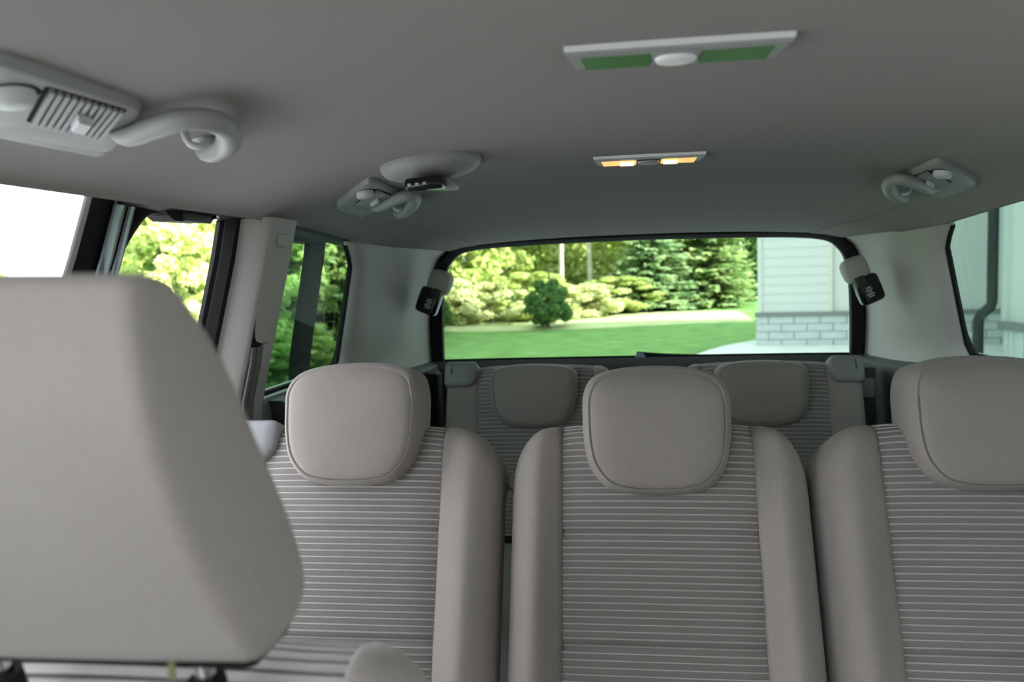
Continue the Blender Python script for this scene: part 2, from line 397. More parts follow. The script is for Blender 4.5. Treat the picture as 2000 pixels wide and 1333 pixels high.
# black door aperture seal, rounded at the top front corner
apt = [(.935, 1.10), (.966, 1.20), (1.006, 1.33), (1.024, 1.385), (1.056, 1.432), (1.10, 1.462), (1.20, 1.469), (1.30, 1.469), (1.36, 1.469)]
P = cr([Vector((-(tx(z) + .05), y, z)) for y, z in apt], 5)
o = tube('trim_14', P, .014, 'black', seg=8, flat=.9, updir=(1, 0, 0)); tag(o, 'rounded black rubber seal of the open door aperture', kind='structure')
for sg_, nm, lb in ((-1, 'trim_18', 'dark roof rail above the open door aperture'), (1, 'trim_19', 'dark roof rail above the house side windows')):
    v = []
    for k in range(25):
        y = lerp(1.0, 2.44, k / 24); ze = soft(y, ZE); hw = soft(y, HW)
        for a, b in ((hw + .003, ze + .006), (hw + .03, ze + (.001 if sg_ < 0 else .014)), (hw + .06, ze + (-.002 if sg_ < 0 else .022)), (hw + .06, ze + .06), (hw + .003, ze + .05)): v.append((sg_ * a, y, b))
    o = fixn(mesh(nm, v, grid_faces(25, 5, 0, True), 'black', smooth=30)); tag(o, lb, kind='structure')
# door rail catch hanging under the roof edge
dc = empty('door_catch', (-.715, 1.16, 1.44), 'black door catch block hanging from the top of the open doorway', 'door catch')
v = []
for x in (-.735, -.700):
    for y, z in ((1.105, 1.468), (1.122, 1.450), (1.138, 1.443), (1.245, 1.446), (1.262, 1.456), (1.27, 1.468)): v.append((x + .715, y - 1.16, z - 1.44))
fixn(mesh('catch_body', v, [tuple(range(6)), tuple(range(6, 12))] + [(k, (k + 1) % 6, 6 + (k + 1) % 6, 6 + k) for k in range(6)], 'black', dc, smooth=0))
box('catch_plate', (.012, .0, .004), (.018, .085, .018), 'trim_dark', dc, bev=.003)
tube('bolt', [(.005, .095, .014), (.022, .095, .014)], .005, 'chrome', dc, seg=10)
for s in (-1, 1):
    o = tube('trim_%d' % (15 if s < 0 else 16), [(s * .70, .10, 1.49), (s * .77, -1.15, .94)], .045, 'trim', seg=8); tag(o, 'windscreen pillar on the ' + ('leafy' if s < 0 else 'house') + ' side of the cabin', kind='structure')

# the open sliding door standing outside the quarter window
dr = bpy.data.objects.new('door_1', None); C.objects.link(dr); dr.location = (-.90, 1.75, .36); tag(dr, 'open sliding door slid back outside the leafy quarter window', kind='structure')
def dx(z): return -(tx(z) + .165)
def dstrip(name, y0, y1, z0, z1, mats, th=.05, lean=0, n=8):
    rings = []
    for i in range(n + 1):
        z = lerp(z0, z1, i / n); x = dx(z) + .90; yy = lean * (z - 1.4)
        rings.append([(x, y0 + yy - 1.75, z - .36), (x - th, y0 + yy - 1.75, z - .36), (x - th, y1 + yy - 1.75, z - .36), (x, y1 + yy - 1.75, z - .36)])
    return loft(name, rings, mats, dr, smooth=30)
dstrip('door_panel', 1.82, 2.14, .42, 1.05, 'black', .09)
dstrip('rear_frame', 2.02, 2.13, 1.05, 1.47, 'black', .015)
dstrip('front_frame', 1.82, 1.84, 1.05, 1.47, 'black', .015)
dstrip('top_frame', 1.82, 2.13, 1.445, 1.48, 'black', .05, n=1)
v = [(dx(z) + .90 - .02, y - 1.75, z - .36) for y, z in ((1.83, 1.05), (2.02, 1.05), (2.02, 1.45), (1.83, 1.45))]
mesh('door_glass', v, [(0, 1, 2, 3)], 'tint_door', dr, smooth=0)

# ------------------------------------------------------------------ seats
def seat(name, loc, label, a, H, ul, sl_, sr, ur, left, right, capin=.0, rsh=.085, imat='fabric_dark', smat='thread', rel=1.0, Rt=.04, group=None, seams=(), pitch=.0100, bulge=.03, hr=None, cushion=True, rows_ext=.06):
    """loc = hinge point of the backrest front (x centre, y, .70); u limits relative to it"""
    base = Vector((loc[0], loc[1], .40)); hinge = Vector(loc)
    t = empty(name, base, label, 'seat', group)
    ca, sa = math.cos(a), math.sin(a)
    def pos(u, vv, d): return hinge - base + Vector((u, vv * sa - d * ca, vv * ca + d * sa))
    def top_roll(s_, vt):
        L = vt - Rt
        if s_ <= L: return s_, 0.0
        th = (s_ - L) / Rt
        if th <= math.pi / 2: return L + Rt * math.sin(th), Rt * (1 - math.cos(th))
        return vt, Rt + (th - math.pi / 2) * Rt
    Lmax = H - Rt + Rt * math.pi / 2 + rows_ext
    # ribbed centre
    v = []; mi = []; nc = 15; prof = [(0, 0.0), (.10, .0015), (.24, .0015), (.34, .0), (.68, .0006)]
    rows = []
    k = 0
    while k * pitch < Lmax - pitch:
        for fr, h in prof: rows.append((k * pitch + fr * pitch, h))
        k += 1
    for s_, h in rows:
        g = sum(.0045 * math.exp(-((s_ - q) / .006) ** 2) for q in seams)
        vv, bk = top_roll(s_, H)
        for j in range(nc):
            q = j / (nc - 1); u = lerp(sl_, sr, q)
            crown = .006 * math.sin(math.pi * q) * (1 if s_ < H else .5)
            d = -bk + h * rel - g + crown - .006 * (abs(2 * q - 1) ** 12)
            v.append(pos(u, vv + .004 * math.sin(math.pi * q) * (bk > 0) + h * rel * min(1, bk / Rt), d))
    f = grid_faces(len(rows), nc)
    for i in range(len(rows) - 1):
        mi += [1 if i % 5 in (0, 1) else 0] * (nc - 1)
    mesh('ribbed_insert', v, f, [imat, smat], t, mi=mi, smooth=45)
    # shoulders
    def shoulder(sg, u0, W, kind):
        bol = kind == 'bolster'
        Rs = .045 if bol else .018; r = rsh if bol else .012
        cols = []
        for j in range(9): cols.append((lerp(u0, W - sg * Rs, j / 8), 0.0))
        for j in range(1, 9):
            ps = math.pi / 2 * j / 8; cols.append((W - sg * Rs + sg * Rs * math.sin(ps), Rs * (1 - math.cos(ps))))
        nr = 46; V = []
        edge = []
        for i in range(nr):
            for (u, sy) in cols:
                tt = abs(u - u0) / abs(W - u0)
                vt = H - r * (1 - math.sqrt(max(0, 1 - min(1, tt) ** 2.2)))
                L = vt - Rt + Rt * math.pi / 2 + rows_ext
                s_ = L * i / (nr - 1)
                vv, bk = top_roll(s_, vt)
                B = (bulge * (1 - .75 * vv / H)) if bol else .004
                d = B * smooth01(tt / .55) - sy - bk + (.006 if bol else 0) * math.sin(math.pi * min(1, tt * 1.3)) - .006 * (1 - smooth01(tt / .06))
                V.append(pos(u, vv, d))
        nm = 'bolster' if bol else 'side_column'
        fixn(mesh(nm, V, grid_faces(nr, len(cols)), 'fabric', t, smooth=60))
        # side panel going back from the shoulder edge
        V2 = []; n2 = 5
        for i in range(nr):
            e = Vector(V[i * len(cols) + len(cols) - 1]); u = W; vt = H - r
            for q in range(n2):
                z = q / (n2 - 1)
                V2.append(e + Vector((-sg * .006 * z * z, ca * .085 * z, -sa * .085 * z)))
        fixn(mesh('side_panel', V2, grid_faces(nr, n2), 'fabric', t, smooth=60))
        if not bol:     # plastic release lever cap on top of the outer column
            lo, hi = sorted((u0 + sg * (.004 - capin), W + sg * .004))
            vb = H - .062
            ou = [(lo, H + .004), (hi, H + .004), (hi, vb), (lo, vb)]
            pts = []
            rr = [.012, .012, .012, .012]; rr[3 if sg > 0 else 2] = .03
            P4 = [(hi, H + .006, rr[1], 0), (lo, H + .006, rr[0], 1), (lo, vb, rr[3], 2), (hi, vb, rr[2], 3)]
            for (cu, cv, q, k4) in P4:
                su = -1 if cu == hi else 1; sv = -1 if cv > vb else 1
                for j in range(6):
                    an = math.pi / 2 * k4 + math.pi / 2 * j / 5
                    pts.append((cu + su * q + q * math.cos(an), cv + sv * q + q * math.sin(an)))
            cu0 = sum(p[0] for p in pts) / len(pts); cv0 = sum(p[1] for p in pts) / len(pts)
            rings = []
            for sc, d in ((1, -.05), (1, .004), (.97, .010), (.86, .014), (.4, .015)):
                rings.append([pos(cu0 + (pu - cu0) * sc, cv0 + (pv - cv0) * sc, d) for pu, pv in pts])
            cap = loft('release_lever', rings, 'cap', t, smooth=45)
            if not capin:
                fu = (hi if sg > 0 else lo) - sg * .022
                tube('lever_slot', [pos(fu, H - .004, .0125), pos(fu + sg * .002, H - .030, .0145)], .0022, 'trim_dark', cap, seg=8)
        return
    shoulder(-1, sl_, ul, left); shoulder(1, sr, ur, right)
    # back shell
    lo, hi = ul + .02, ur - .02
    rings = []
    for d, ins in ((-.055, 0), (-.10, .006), (-.125, .03), (-.13, .06)):
        ring = []
        for (u, vv) in ((lo + ins, -.02), (hi - ins, -.02), (hi - ins, H - .11), (hi - .03 - ins, H - .045), (lo + .03 + ins, H - .045), (lo + ins, H - .11)):
            ring.append(pos(u, vv - (ins if vv > 0 else 0), d))
        rings.append(ring)
    loft('back_shell', rings, 'fabric_dark', t, smooth=50)
    if cushion:
        o = box('seat_cushion', (ul + .005, -.42, .08), (ur - .005, .03, .285), 'fabric', t, bev=.05, seg=5)
        box('seat_base', (ul + .04, -.36, .0), (ur - .04, .06, .10), 'trim_dark', t, bev=.01)
    if hr: headrest(t, base, *hr)
    return t

HOUT = [(0, .109), (.054, .105), (.096, .091), (.1125, .062), (.1145, .020), (.112, -.020), (.103, -.056), (.078, -.086), (.040, -.096), (0, -.098)]
def headrest(t, base, cx, cy, cz, tilt, su=1.0, sw=1.0, depth=.085, arch=1.0, post=True):
    """cx, cy, cz = centre of the front face"""
    half = cr([Vector((x * su, (z if z < .05 else .05 + (z - .05) * arch) * sw, 0)) for x, z in HOUT], 6)
    out = [(p.x, p.y) for p in half] + [(-p.x, p.y) for p in half[-2:0:-1]]
    ca, sa = math.cos(tilt), math.sin(tilt); c0 = Vector((cx, cy, cz)) - base
    k = depth / .085
    def P(u, wv, d):
        hh = wv / (.098 * sw)
        d -= .030 * max(0, (hh - .45) / .55) ** 2 - .010 * max(0, (-hh - .55) / .45) ** 2 * 0
        return c0 + Vector((u, wv * sa - d * ca, wv * ca + d * sa))
    def ring(sc, d): return [P(x * sc, z * (sc * .985 + .015 * sc) - (0), d) for x, z in out]
    rs = [(.02, .0045), (.3, .004), (.6, .0025), (.80, 0), (.865, -.003), (.885, -.0055), (.905, -.004), (.945, -.009), (.975, -.017), (.995, -.03), (1.0, -.045 * k), (1.0, -.064 * k), (.97, -.078 * k), (.87, -.086 * k), (.4, -.088 * k)]
    o = loft('headrest', [ring(sc, d) for sc, d in rs], 'fabric', t, smooth=60)
    # stitched seam round the sides and the bottom of the face
    idx = [i for i, (x, z) in enumerate(out) if z < .055 * sw]
    sp = [P(x * .887, z * .887, -.0048) for x, z in out]
    i0 = idx[0]; path = [sp[i] for i in idx]
    tube('seam', path, .0009, 'seam', o, seg=5)
    if post:
        for s in (-1, 1):
            tube('headrest_post', [P(s * .05, -.04, -.05 * k), P(s * .05, -.20, -.06 * k)], .006, 'chrome', t, seg=8)
    return o

A2 = R(23.3)
seat('second_row_seat', (-.003, 1.1195, .70), 'grey middle seat with ribbed centre and two fabric shoulders between the outer seats', A2, .446, -.228, -.147, .147, .228, 'bolster', 'bolster', seams=(.11, .275),
     hr=(-.003, 1.243, 1.105, R(13)), group='second row seats')
seat('second_row_seat', (-.4955, 1.1195, .70), 'grey ribbed seat with release lever beside the open sliding door', A2, .446, -.197, -.150, .150, .246, 'column', 'bolster', capin=.026, seams=(.11, .275),
     hr=(-.490, 1.243, 1.118, R(13), 1.0, 1.0, .115), group='second row seats')
seat('second_row_seat', (.480, 1.1195, .70), 'grey ribbed seat beside the tinted window on the house side', A2, .446, -.246, -.150, .150, .197, 'bolster', 'column', capin=.026, seams=(.11, .275),
     hr=(.478, 1.243, 1.113, R(13), 1.0, 1.0, .115), group='second row seats')
A3 = R(20)
seat('third_row_seat', (-.2785, 1.97, .70), 'shaded third row seat on the leafy side before the rear window', A3, .440, -.238, -.150, .150, .216, 'column', 'bolster', pitch=.0105,
     hr=(-.283, 2.055, 1.045, R(12), 1.0, .93, .075, .62), group='third row seats')
seat('third_row_seat', (.295, 1.97, .70), 'shaded third row seat on the house side before the rear window', A3, .440, -.216, -.150, .155, .238, 'bolster', 'column', pitch=.0105,
     hr=(.288, 2.055, 1.045, R(12), 1.0, .93, .075, .62), group='third row seats')
def front_seat(SX, LB):
    fs = seat('front_seat', (SX, .345, .70), LB, R(20), .434, -.220, -.150, .150, .220, 'bolster', 'bolster', rsh=.15, imat='thread', smat='fabric_dark', rel=-2.4, bulge=-.035, Rt=.05, pitch=.0105, rows_ext=.03, cushion=True)  # pale ribs and dark grooves: caught light and shadow lines painted in
    # large wedge headrest of the front seat
    fb = Vector((SX, .345, .40))
    FP = [(.320, 1.3545), (.310, 1.351), (.3065, 1.340), (.307, 1.328), (.312, 1.295), (.330, 1.252), (.357, 1.205), (.386, 1.163), (.398, 1.149), (.408, 1.1445), (.430, 1.143), (.456, 1.148), (.470, 1.163), (.462, 1.190), (.438, 1.234), (.392, 1.303), (.350, 1.345), (.334, 1.354)]
    prof = [(p.x, p.y) for p in cr([Vector((a, b, 0)) for a, b in FP], 4, True)]
    cyp = sum(p[0] for p in prof) / len(prof); czp = sum(p[1] for p in prof) / len(prof)
    rings = []
    HWF = .142
    for xo, ins in ((-1.01, .05), (-1, .014), (-.99, .0055), (-.97, .0015), (-.93, .0), (-.5, -.002), (0, -.003), (.5, -.002), (.93, 0), (.97, .0015), (.99, .0055), (1, .014), (1.01, .05)):
        ring = []
        for py, pz in prof:
            dv = Vector((py - cyp, pz - czp)); L = dv.length
            q = max(.05, (L - ins) / L)
            ring.append(Vector((SX + .002 + xo * HWF, cyp + dv.x * q, czp + dv.y * q)) - fb)
        rings.append(ring)
    fh = loft('headrest', rings, 'fabric', fs, smooth=70)
    for s in (-1, 1):
        tube('headrest_post', [Vector((SX + .018 + s * .068, .432, 1.16)) - fb, Vector((SX + .018 + s * .068, .462, 1.06)) - fb], .0065, 'chrome', fs, seg=10)
        tube('post_guide', [Vector((SX + .018 + s * .068, .445, 1.112)) - fb, Vector((SX + .018 + s * .068, .452, 1.088)) - fb], .012, 'black', fs, seg=14)
    o = box('headrest_underside', (SX - .002 - .125, .412, 1.133), (SX - .002 + .136, .470, 1.149), 'black', bev=.008)
    o.parent = fs; o.location = -fb
    tg = box('care_tag', (SX + .091, .3985, 1.136), (SX + .095, .3992, 1.146), 'tag'); tg.parent = fs; tg.location = -fb
front_seat(-.390, 'grey front seat with a large wedge shaped headrest beside the bright side window')
front_seat(.430, 'grey front seat on the house side of the cabin')

# ------------------------------------------------------------------ ceiling fittings
def cz(p, h=0.0): return Vector((p[0], p[1], ceil(p[0], p[1]) - h))
def plate(name, poly, steps, mats, parent, base, smooth=35):
    """plan polygon hung under the headliner; steps = (scale, drop)"""
    c = Vector((sum(p[0] for p in poly) / len(poly), sum(p[1] for p in poly) / len(poly)))
    rings = [[cz(c + (Vector(p) - c) * sc, h) - base for p in poly] for sc, h in steps]
    return loft(name, rings, mats, parent, smooth=smooth)
def rpoly(pts, r, n=5):
    """round the corners of a polygon"""
    out = []; L = len(pts)
    for i in range(L):
        p, a, b = Vector(pts[i]), Vector(pts[i - 1]), Vector(pts[(i + 1) % L])
        da, db = (a - p).normalized(), (b - p).normalized()
        p0, p1 = p + da * r, p + db * r
        for k in range(n + 1):
            t = k / n; out.append(p0 * (1 - t) ** 2 + p * 2 * t * (1 - t) + p1 * t * t)
    return out
def vent(s, y0, label, skew=.95):
    base = cz((s * .53, y0 + .15), .02)
    t = empty('roof_vent_panel', base, label, 'air vent', 'roof vent panels')
    def q(x, y): return (s * x, y0 + y + skew * (x - .475))
    body = rpoly([q(.475, .0), q(.592, .0), q(.586, .200), q(.480, .195)], .024)
    plate('bezel', body, ((1, -.004), (1, .004), (.97, .0085), (.94, .0095), (.5, .0095)), 'plastic', t, base, 30)
    plate('recess', rpoly([q(.486, .064), q(.556, .064), q(.556, .170), q(.486, .170)], .005), ((1, .0095), (.99, .0100)), 'slot', t, base, 0)
    for k in range(11):
        y = .070 + k * .0090
        plate('slat', [q(.488, y), q(.554, y), q(.554, y + .0055), q(.488, y + .0055)], ((1, .0095), (1, .0135), (.8, .0142)), 'plastic', t, base, 0)
    plate('slider', rpoly([q(.510, .112), q(.534, .112), q(.534, .132), q(.510, .132)], .003), ((1, .012), (1, .019), (.85, .021)), 'knob', t, base, 30)
    cc = q(.510, .036)
    circ = [(cc[0] + .0165 * math.cos(2 * math.pi * k / 24), cc[1] + .019 * math.sin(2 * math.pi * k / 24)) for k in range(24)]
    plate('lamp_socket', circ, ((1.15, .0095), (1.12, .0102)), 'slot', t, base, 0)
    plate('reading_lamp', circ, ((.92, .0095), (.94, .0145), (.85, .019), (.6, .0215), (.2, .0225)), 'knob', t, base, 50)
    plate('lower_lip', rpoly([q(.588, .02), q(.600, .02), q(.598, .19), q(.586, .19)], .004), ((1, .0), (1, .006), (.9, .008)), 'plastic', t, base, 30)
    return t
def handle(s, y0, label, skew=0.0, sx=0.0):
    base = cz((s * .51, y0 + .05), .02)
    t = empty('grab_handle', base, label, 'grab handle', 'roof grab handles')
    ctrl = [(.538, .010, .004), (.520, .000, .018), (.482, -.015, .020), (.450, -.020, .020), (.436, .006, .020), (.444, .052, .020), (.474, .110, .020), (.505, .138, .018), (.526, .150, .008)]
    def w2(a, b): return (s * (a + sx), y0 + b + skew * (a - .538))
    P = [cz(w2(a, b), h) - base for a, b, h in ctrl]
    path = cr(P, 6); n = len(path)
    rad = [interp(i / (n - 1), [(0, .006), (.06, .011), (.25, .0125), (.75, .0135), (.93, .0140), (1, .008)]) for i in range(n)]
    tube('grip', path, rad, 'plastic', t, seg=12, flat=.85)
    for i, (a, b) in enumerate(((.530, .012), (.520, .140))):
        tube('mount', [cz(w2(a, b), -.003) - base, cz(w2(a - .008, b), .014) - base], [.011, .009], 'knob', t, seg=10)
    tube('coat_hook', cr([cz(w2(.515, .095), .0) - base, cz(w2(.508, .092), .014) - base, cz(w2(.498, .098), .019) - base, cz(w2(.494, .108), .012) - base], 5), .004, 'knob', t, seg=8)
    return t
vent(-1, .515, 'roof vent panel with round lamp above the front side window')
handle(-1, .748, 'curved grab handle next to the roof vent above the front side window')
vent(-1, 1.375, 'small shaded roof vent panel beside the oval belt housing', 1.25)
handle(-1, 1.62, 'curved grab handle below the oval belt housing', .7, .012)
vent(1, 1.470, 'shaded roof vent panel on the house side of the roof', 1.1)
handle(1, 1.69, 'curved grab handle on the house side of the roof', .7, .016)

def lamp(y0, label, lit):
    base = cz((0, y0 + .035), .005)
    t = empty('ceiling_lamp', base, label, 'lamp', 'slim roof lamps')
    H_ = .097
    plate('housing', [(-H_, y0), (H_, y0), (H_ - .006, y0 + .058), (-H_ + .006, y0 + .058)], ((1, -.003), (1, .004), (.985, .007)), 'plastic', t, base, 30)
    plate('bright_edge', [(-H_, y0 - .003), (H_, y0 - .003), (H_, y0 + .008), (-H_, y0 + .008)], ((1, -.003), (1, .0035), (.99, .0045)), 'silver', t, base, 30)
    for s in (-1, 1):
        pl = [(s * .022, y0 + .014), (s * .083, y0 + .014), (s * .080, y0 + .048), (s * .022, y0 + .048)]
        c = [cz(p, .0075 if p[1] < y0 + .03 else .0105) - base for p in pl]
        b2 = [Vector(p) + Vector((0, 0, .006)) for p in c]
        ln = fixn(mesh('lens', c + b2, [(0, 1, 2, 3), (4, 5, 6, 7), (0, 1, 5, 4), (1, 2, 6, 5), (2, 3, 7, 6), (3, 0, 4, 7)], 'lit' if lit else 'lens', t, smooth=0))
        if lit: tube('bulb', [cz((s * .026, y0 + .030), .0105) - base, cz((s * .050, y0 + .030), .0105) - base], .004, 'bulb', ln, seg=8)
    plate('switch_plate', [(-.022, y0 + .012), (.022, y0 + .012), (.022, y0 + .052), (-.022, y0 + .052)], ((1, .004), (1, .0075), (.95, .0085)), 'plastic' if not lit else 'trim_dark', t, base, 30)
    circ = [(.0 + .0185 * math.cos(2 * math.pi * k / 20) * (1.0), y0 + .030 + .016 * math.sin(2 * math.pi * k / 20)) for k in range(20)]
    plate('switch', circ, ((1, .007), (1.0, .0105), (.9, .0125), (.4, .013)), 'white' if not lit else 'plastic', t, base, 50)
    return t
lamp(.729, 'unlit slim roof lamp with a green painted reflection, nearest the front seat', False)
lamp(1.468, 'lit amber slim roof lamp over the second row', True)

# oval belt reel housing of the middle seat
hc = Vector((-.358, 1.335)); hb = cz(hc, .02)
hub = empty('ceiling_belt_housing', hb, 'oval grey ceiling belt housing holding a black buckle', 'belt housing')
ang = R(5)
def hell(r1, r2, drop, n=36):
    out = []
    for k in range(n):
        a = 2 * math.pi * k / n; cxx = math.copysign(abs(math.cos(a)) ** .9, math.cos(a)) * r1; cyy = math.sin(a) * r2
        out.append(cz((hc.x + cxx * math.cos(ang) - cyy * math.sin(ang), hc.y + cxx * math.sin(ang) + cyy * math.cos(ang)), drop) - hb)
    return out
loft('housing', [hell(.083, .082, -.004), hell(.083, .082, .003), hell(.081, .080, .010), hell(.074, .072, .018), hell(.060, .056, .024), hell(.03, .03, .027)], 'plastic', hub, smooth=60)
bk = box('buckle', (-.378, 1.255, -.0), (-.318, 1.300, .020), 'gloss_black', bev=.006, seg=3); bk.parent = hub; bk.location = Vector((-.006, .0, 1.509)) - hb; bk.rotation_euler = (0, R(-4), 0)
for k in range(3):
    b3 = box('painted_glint', (-.372 + k * .012, 1.2542, .007), (-.367 + k * .012, 1.2552, .011), 'print', smooth=0); b3.parent = bk  # pale squares painted on as glints of the black plastic
st = box('strap_guide', (-.390, 1.330, -.016), (-.315, 1.40, .0), 'plastic', bev=.006, seg=3); st.parent = hub; st.location = Vector((-.002, -.03, 1.508)) - hb; st.rotation_euler = (0, 0, 0)

# seat belt hanging from the C pillar slot
sb = empty('seat_belt', (-.70, 1.42, 1.05), 'folded grey seat belt hanging from the pillar slot beside the open door', 'seat belt')
for i, (ya, yb, h) in enumerate(((1.401, 1.413, .004), (1.416, 1.428, .007), (1.431, 1.441, .004))):
    pts = [(1.235, .0), (1.215, .003), (1.19, .004), (1.14, .005), (1.08, .006), (.98, .006)]
    L = []; 
    for z, dd in pts:
        sh = -.004 * (1.235 - z) / .1
        hh = h + dd
        L.append([Vector(onC(ya + sh, z, hh)), Vector(onC(yb + sh, z, hh + .001)), Vector(onC(yb + sh, z, hh - .0022)), Vector(onC(ya + sh, z, hh - .0032))])
    loft('webbing', [[p - Vector((-.70, 1.42, 1.05)) for p in r] for r in L], 'belt', sb, smooth=30)

# belt buckle holders on the rear pillars
def holder(s, label):
    base = Vector((s * .600, 2.29, 1.315))
    t = empty('buckle_holder', base, label, 'buckle holder', 'rear pillar buckle holders')
    rot = Matrix.Rotation(R(-22) * s, 3, 'Y') @ Matrix.Rotation(R(12) * s, 3, 'Z')
    def sup(c, r, e, nm, m_, par, n=20, k=10):
        rings = []
        for i in range(1, k):
            ph = -math.pi / 2 + math.pi * i / k; ring = []
            for j in range(n):
                th = 2 * math.pi * j / n
                sg = lambda x, p: math.copysign(abs(x) ** p, x)
                vv = Vector((r[0] * sg(math.cos(ph), e) * sg(math.cos(th), e), r[1] * sg(math.cos(ph), e) * sg(math.sin(th), e), r[2] * sg(math.sin(ph), e)))
                ring.append(rot @ (Vector(c) + vv))
            rings.append(ring)
        return loft(nm, rings, m_, par, smooth=50)
    sup((-s * .030, .0, .030), (.034, .026, .034), .6, 'housing', 'trim', t)
    b = sup((-s * .022, -.012, -.030), (.032, .018, .038), .35, 'buckle', 'gloss_black', t)
    sup((-s * .040, -.022, -.002), (.015, .012, .014), .4, 'release_button', 'trim_dark', t)
    for k in range(5):
        z0 = -.024 - .006 * k; wd = (.007, .010, .006, .011, .008)[k]
        cc = Vector((-s * .030, -.0302, z0))
        vs = [rot @ (cc + Vector((dx_, 0, dz_))) for dx_, dz_ in ((-wd, -.0016), (wd, -.0016), (wd, .0016), (-wd, .0016))]
        vs += [p + rot @ Vector((0, .003, 0)) for p in vs]
        fixn(mesh('printed_line', vs, [(0, 1, 2, 3), (4, 5, 6, 7), (0, 1, 5, 4), (1, 2, 6, 5), (2, 3, 7, 6), (3, 0, 4, 7)], 'print', b, smooth=0))
    return t
holder(-1, 'pale holder with black belt buckle on the leafy side rear pillar')
holder(1, 'pale holder with black belt buckle on the house side rear pillar')

# dark fittings behind the right seats
nb = empty('cargo_fittings', (.625, 2.36, .90), 'dark cargo net brackets and latch below the house side rear pillar', 'bracket')
def bx(nm, lo, hi, m_, bev=.006):
    o = box(nm, lo, hi, m_, nb, bev=bev); return o
bx('upper_bracket', (-.045, -.02, .135), (.06, .05, .168), 'trim_dark')
bx('cover_strip', (-.035, -.03, .108), (.05, .03, .120), 'cap', .003)
bx('lower_bracket', (-.04, -.02, .03), (.06, .06, .10), 'black')
for k in range(2): bx('rivet', (-.025 + .02 * k, -.024, .085), (-.019 + .02 * k, -.018, .093), 'cap', .001)
tube('latch_loop', cr([Vector((-.03, -.02, .045)), Vector((-.01, -.035, .06)), Vector((.015, -.035, .055)), Vector((.03, -.02, .04))], 5), .005, 'chrome', nb, seg=8)
nb2 = empty('latch_post', (.565, 2.24, .95), 'black latch post beside the house side third row seat', 'latch')
box('post', (-.012, -.02, -.10), (.035, .04, .13), 'trim_dark', nb2, bev=.01); box('post_cap', (-.008, -.03, .05), (.03, -.01, .10), 'cap', nb2, bev=.005)
nb3 = empty('latch_post', (-.585, 2.24, .95), 'black latch post beside the leafy side third row seat', 'latch')
box('post', (-.035, -.02, -.10), (.02, .04, .13), 'black', nb3, bev=.01); box('post_cap', (-.03, -.03, .03), (.0, -.01, .09), 'black', nb3, bev=.005)
# wiper motor knob at the foot of the rear glass
wk = empty('rear_wiper', (0.0, 2.52, 1.085), 'small pale blue rear wiper pivot behind the rear glass', 'wiper')
M['pale_blue'] = mat('pale_blue_plastic', (.72, .80, 1.0), .3, .5)
tube('pivot_cap', [(0, .035, -.006), (0, .055, -.004)], [.016, .010], 'pale_blue', wk, seg=14)
tube('wiper_arm', cr([Vector((-.01, .05, .006)), Vector((.10, .06, -.004)), Vector((.30, .06, -.012))], 5), .006, 'black', wk, seg=6)

# ------------------------------------------------------------------ outdoors
def ground(name, pts, z, m_, label):
    o = mesh(name, [(x, y, z) for x, y in pts], [tuple(range(len(pts)))], m_, smooth=0); return tag(o, label, kind='structure')
nx, ny = 60, 60; v = []
for i in range(ny + 1):
    for j in range(nx + 1):
        x = lerp(-70, 50, j / nx); y = lerp(-45, 75, i / ny)
        h = .30 * smooth01((y - 15) / 12) + .25 * smooth01((-x - 9) / 15)
        h += .05 * noise.noise(Vector((x * .15, y * .15, 0))) * smooth01((y - 10) / 8)
        v.append((x, y, h))
o = fixn(mesh('lawn', v, grid_faces(ny + 1, nx + 1), 'lawn', smooth=60)); tag(o, 'mown green lawn around the vehicle', kind='structure')
def gz(x, y): return .30 * smooth01((y - 15) / 12) + .25 * smooth01((-x - 9) / 15)
o = ground('driveway', [(-16, -40), (4.5, -40), (4.5, 9.9), (7.6, 9.9), (7.6, 13.4), (2.9, 14.4), (2.6, 15.3), (2.3, 15.1), (1.8, 14.4), (1.35, 13.5), (.88, 12.3), (.2, 10.0), (-1.5, 7.0), (-4.0, 6.0), (-16, 5.0)], .03, 'concrete', 'pale concrete driveway beside the white house')

M['painted_sun_lawn'] = mat('lawn_with_painted_sun', (.46, .50, .27), .95, .1, bump=.6, bscale=50, var=.15, vscale=2.5)  # paler lawn colour with the sunlight painted into it
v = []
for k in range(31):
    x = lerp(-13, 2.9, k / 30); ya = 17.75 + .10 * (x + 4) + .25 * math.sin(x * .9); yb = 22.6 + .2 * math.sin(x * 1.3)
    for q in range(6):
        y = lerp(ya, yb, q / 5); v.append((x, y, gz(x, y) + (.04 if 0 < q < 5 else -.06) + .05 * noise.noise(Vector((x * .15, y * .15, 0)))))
o = fixn(mesh('painted_sun_strip', v, grid_faces(31, 6), 'painted_sun_lawn', smooth=60)); tag(o, 'pale lawn strip with painted sunlight along the wood edge', kind='structure')

hs = empty('house', (4.5, 10, 0), 'white sided house with painted block foundation behind the vehicle', 'house')
hl = Vector((4.5, 10, 0))
def hbox(nm, lo, hi, m_, bev=0.0, par=None):
    o = box(nm, Vector(lo) - hl, Vector(hi) - hl, m_, par or hs, bev=bev, smooth=0); return o
FZ = .52
# carcass
hbox('main_wall', (4.28, -24, .0), (13, 9.95, 6.2), 'siding')
hbox('added_sky_blocker', (-1.6, -24, 0), (4.6, -6.5, 5.6), 'blocker_brown')  # unseen block added to cut sky light through the windscreen
hbox('link_wall', (7.6, 9.95, 0), (13, 15.4, 6.2), 'siding_cream')
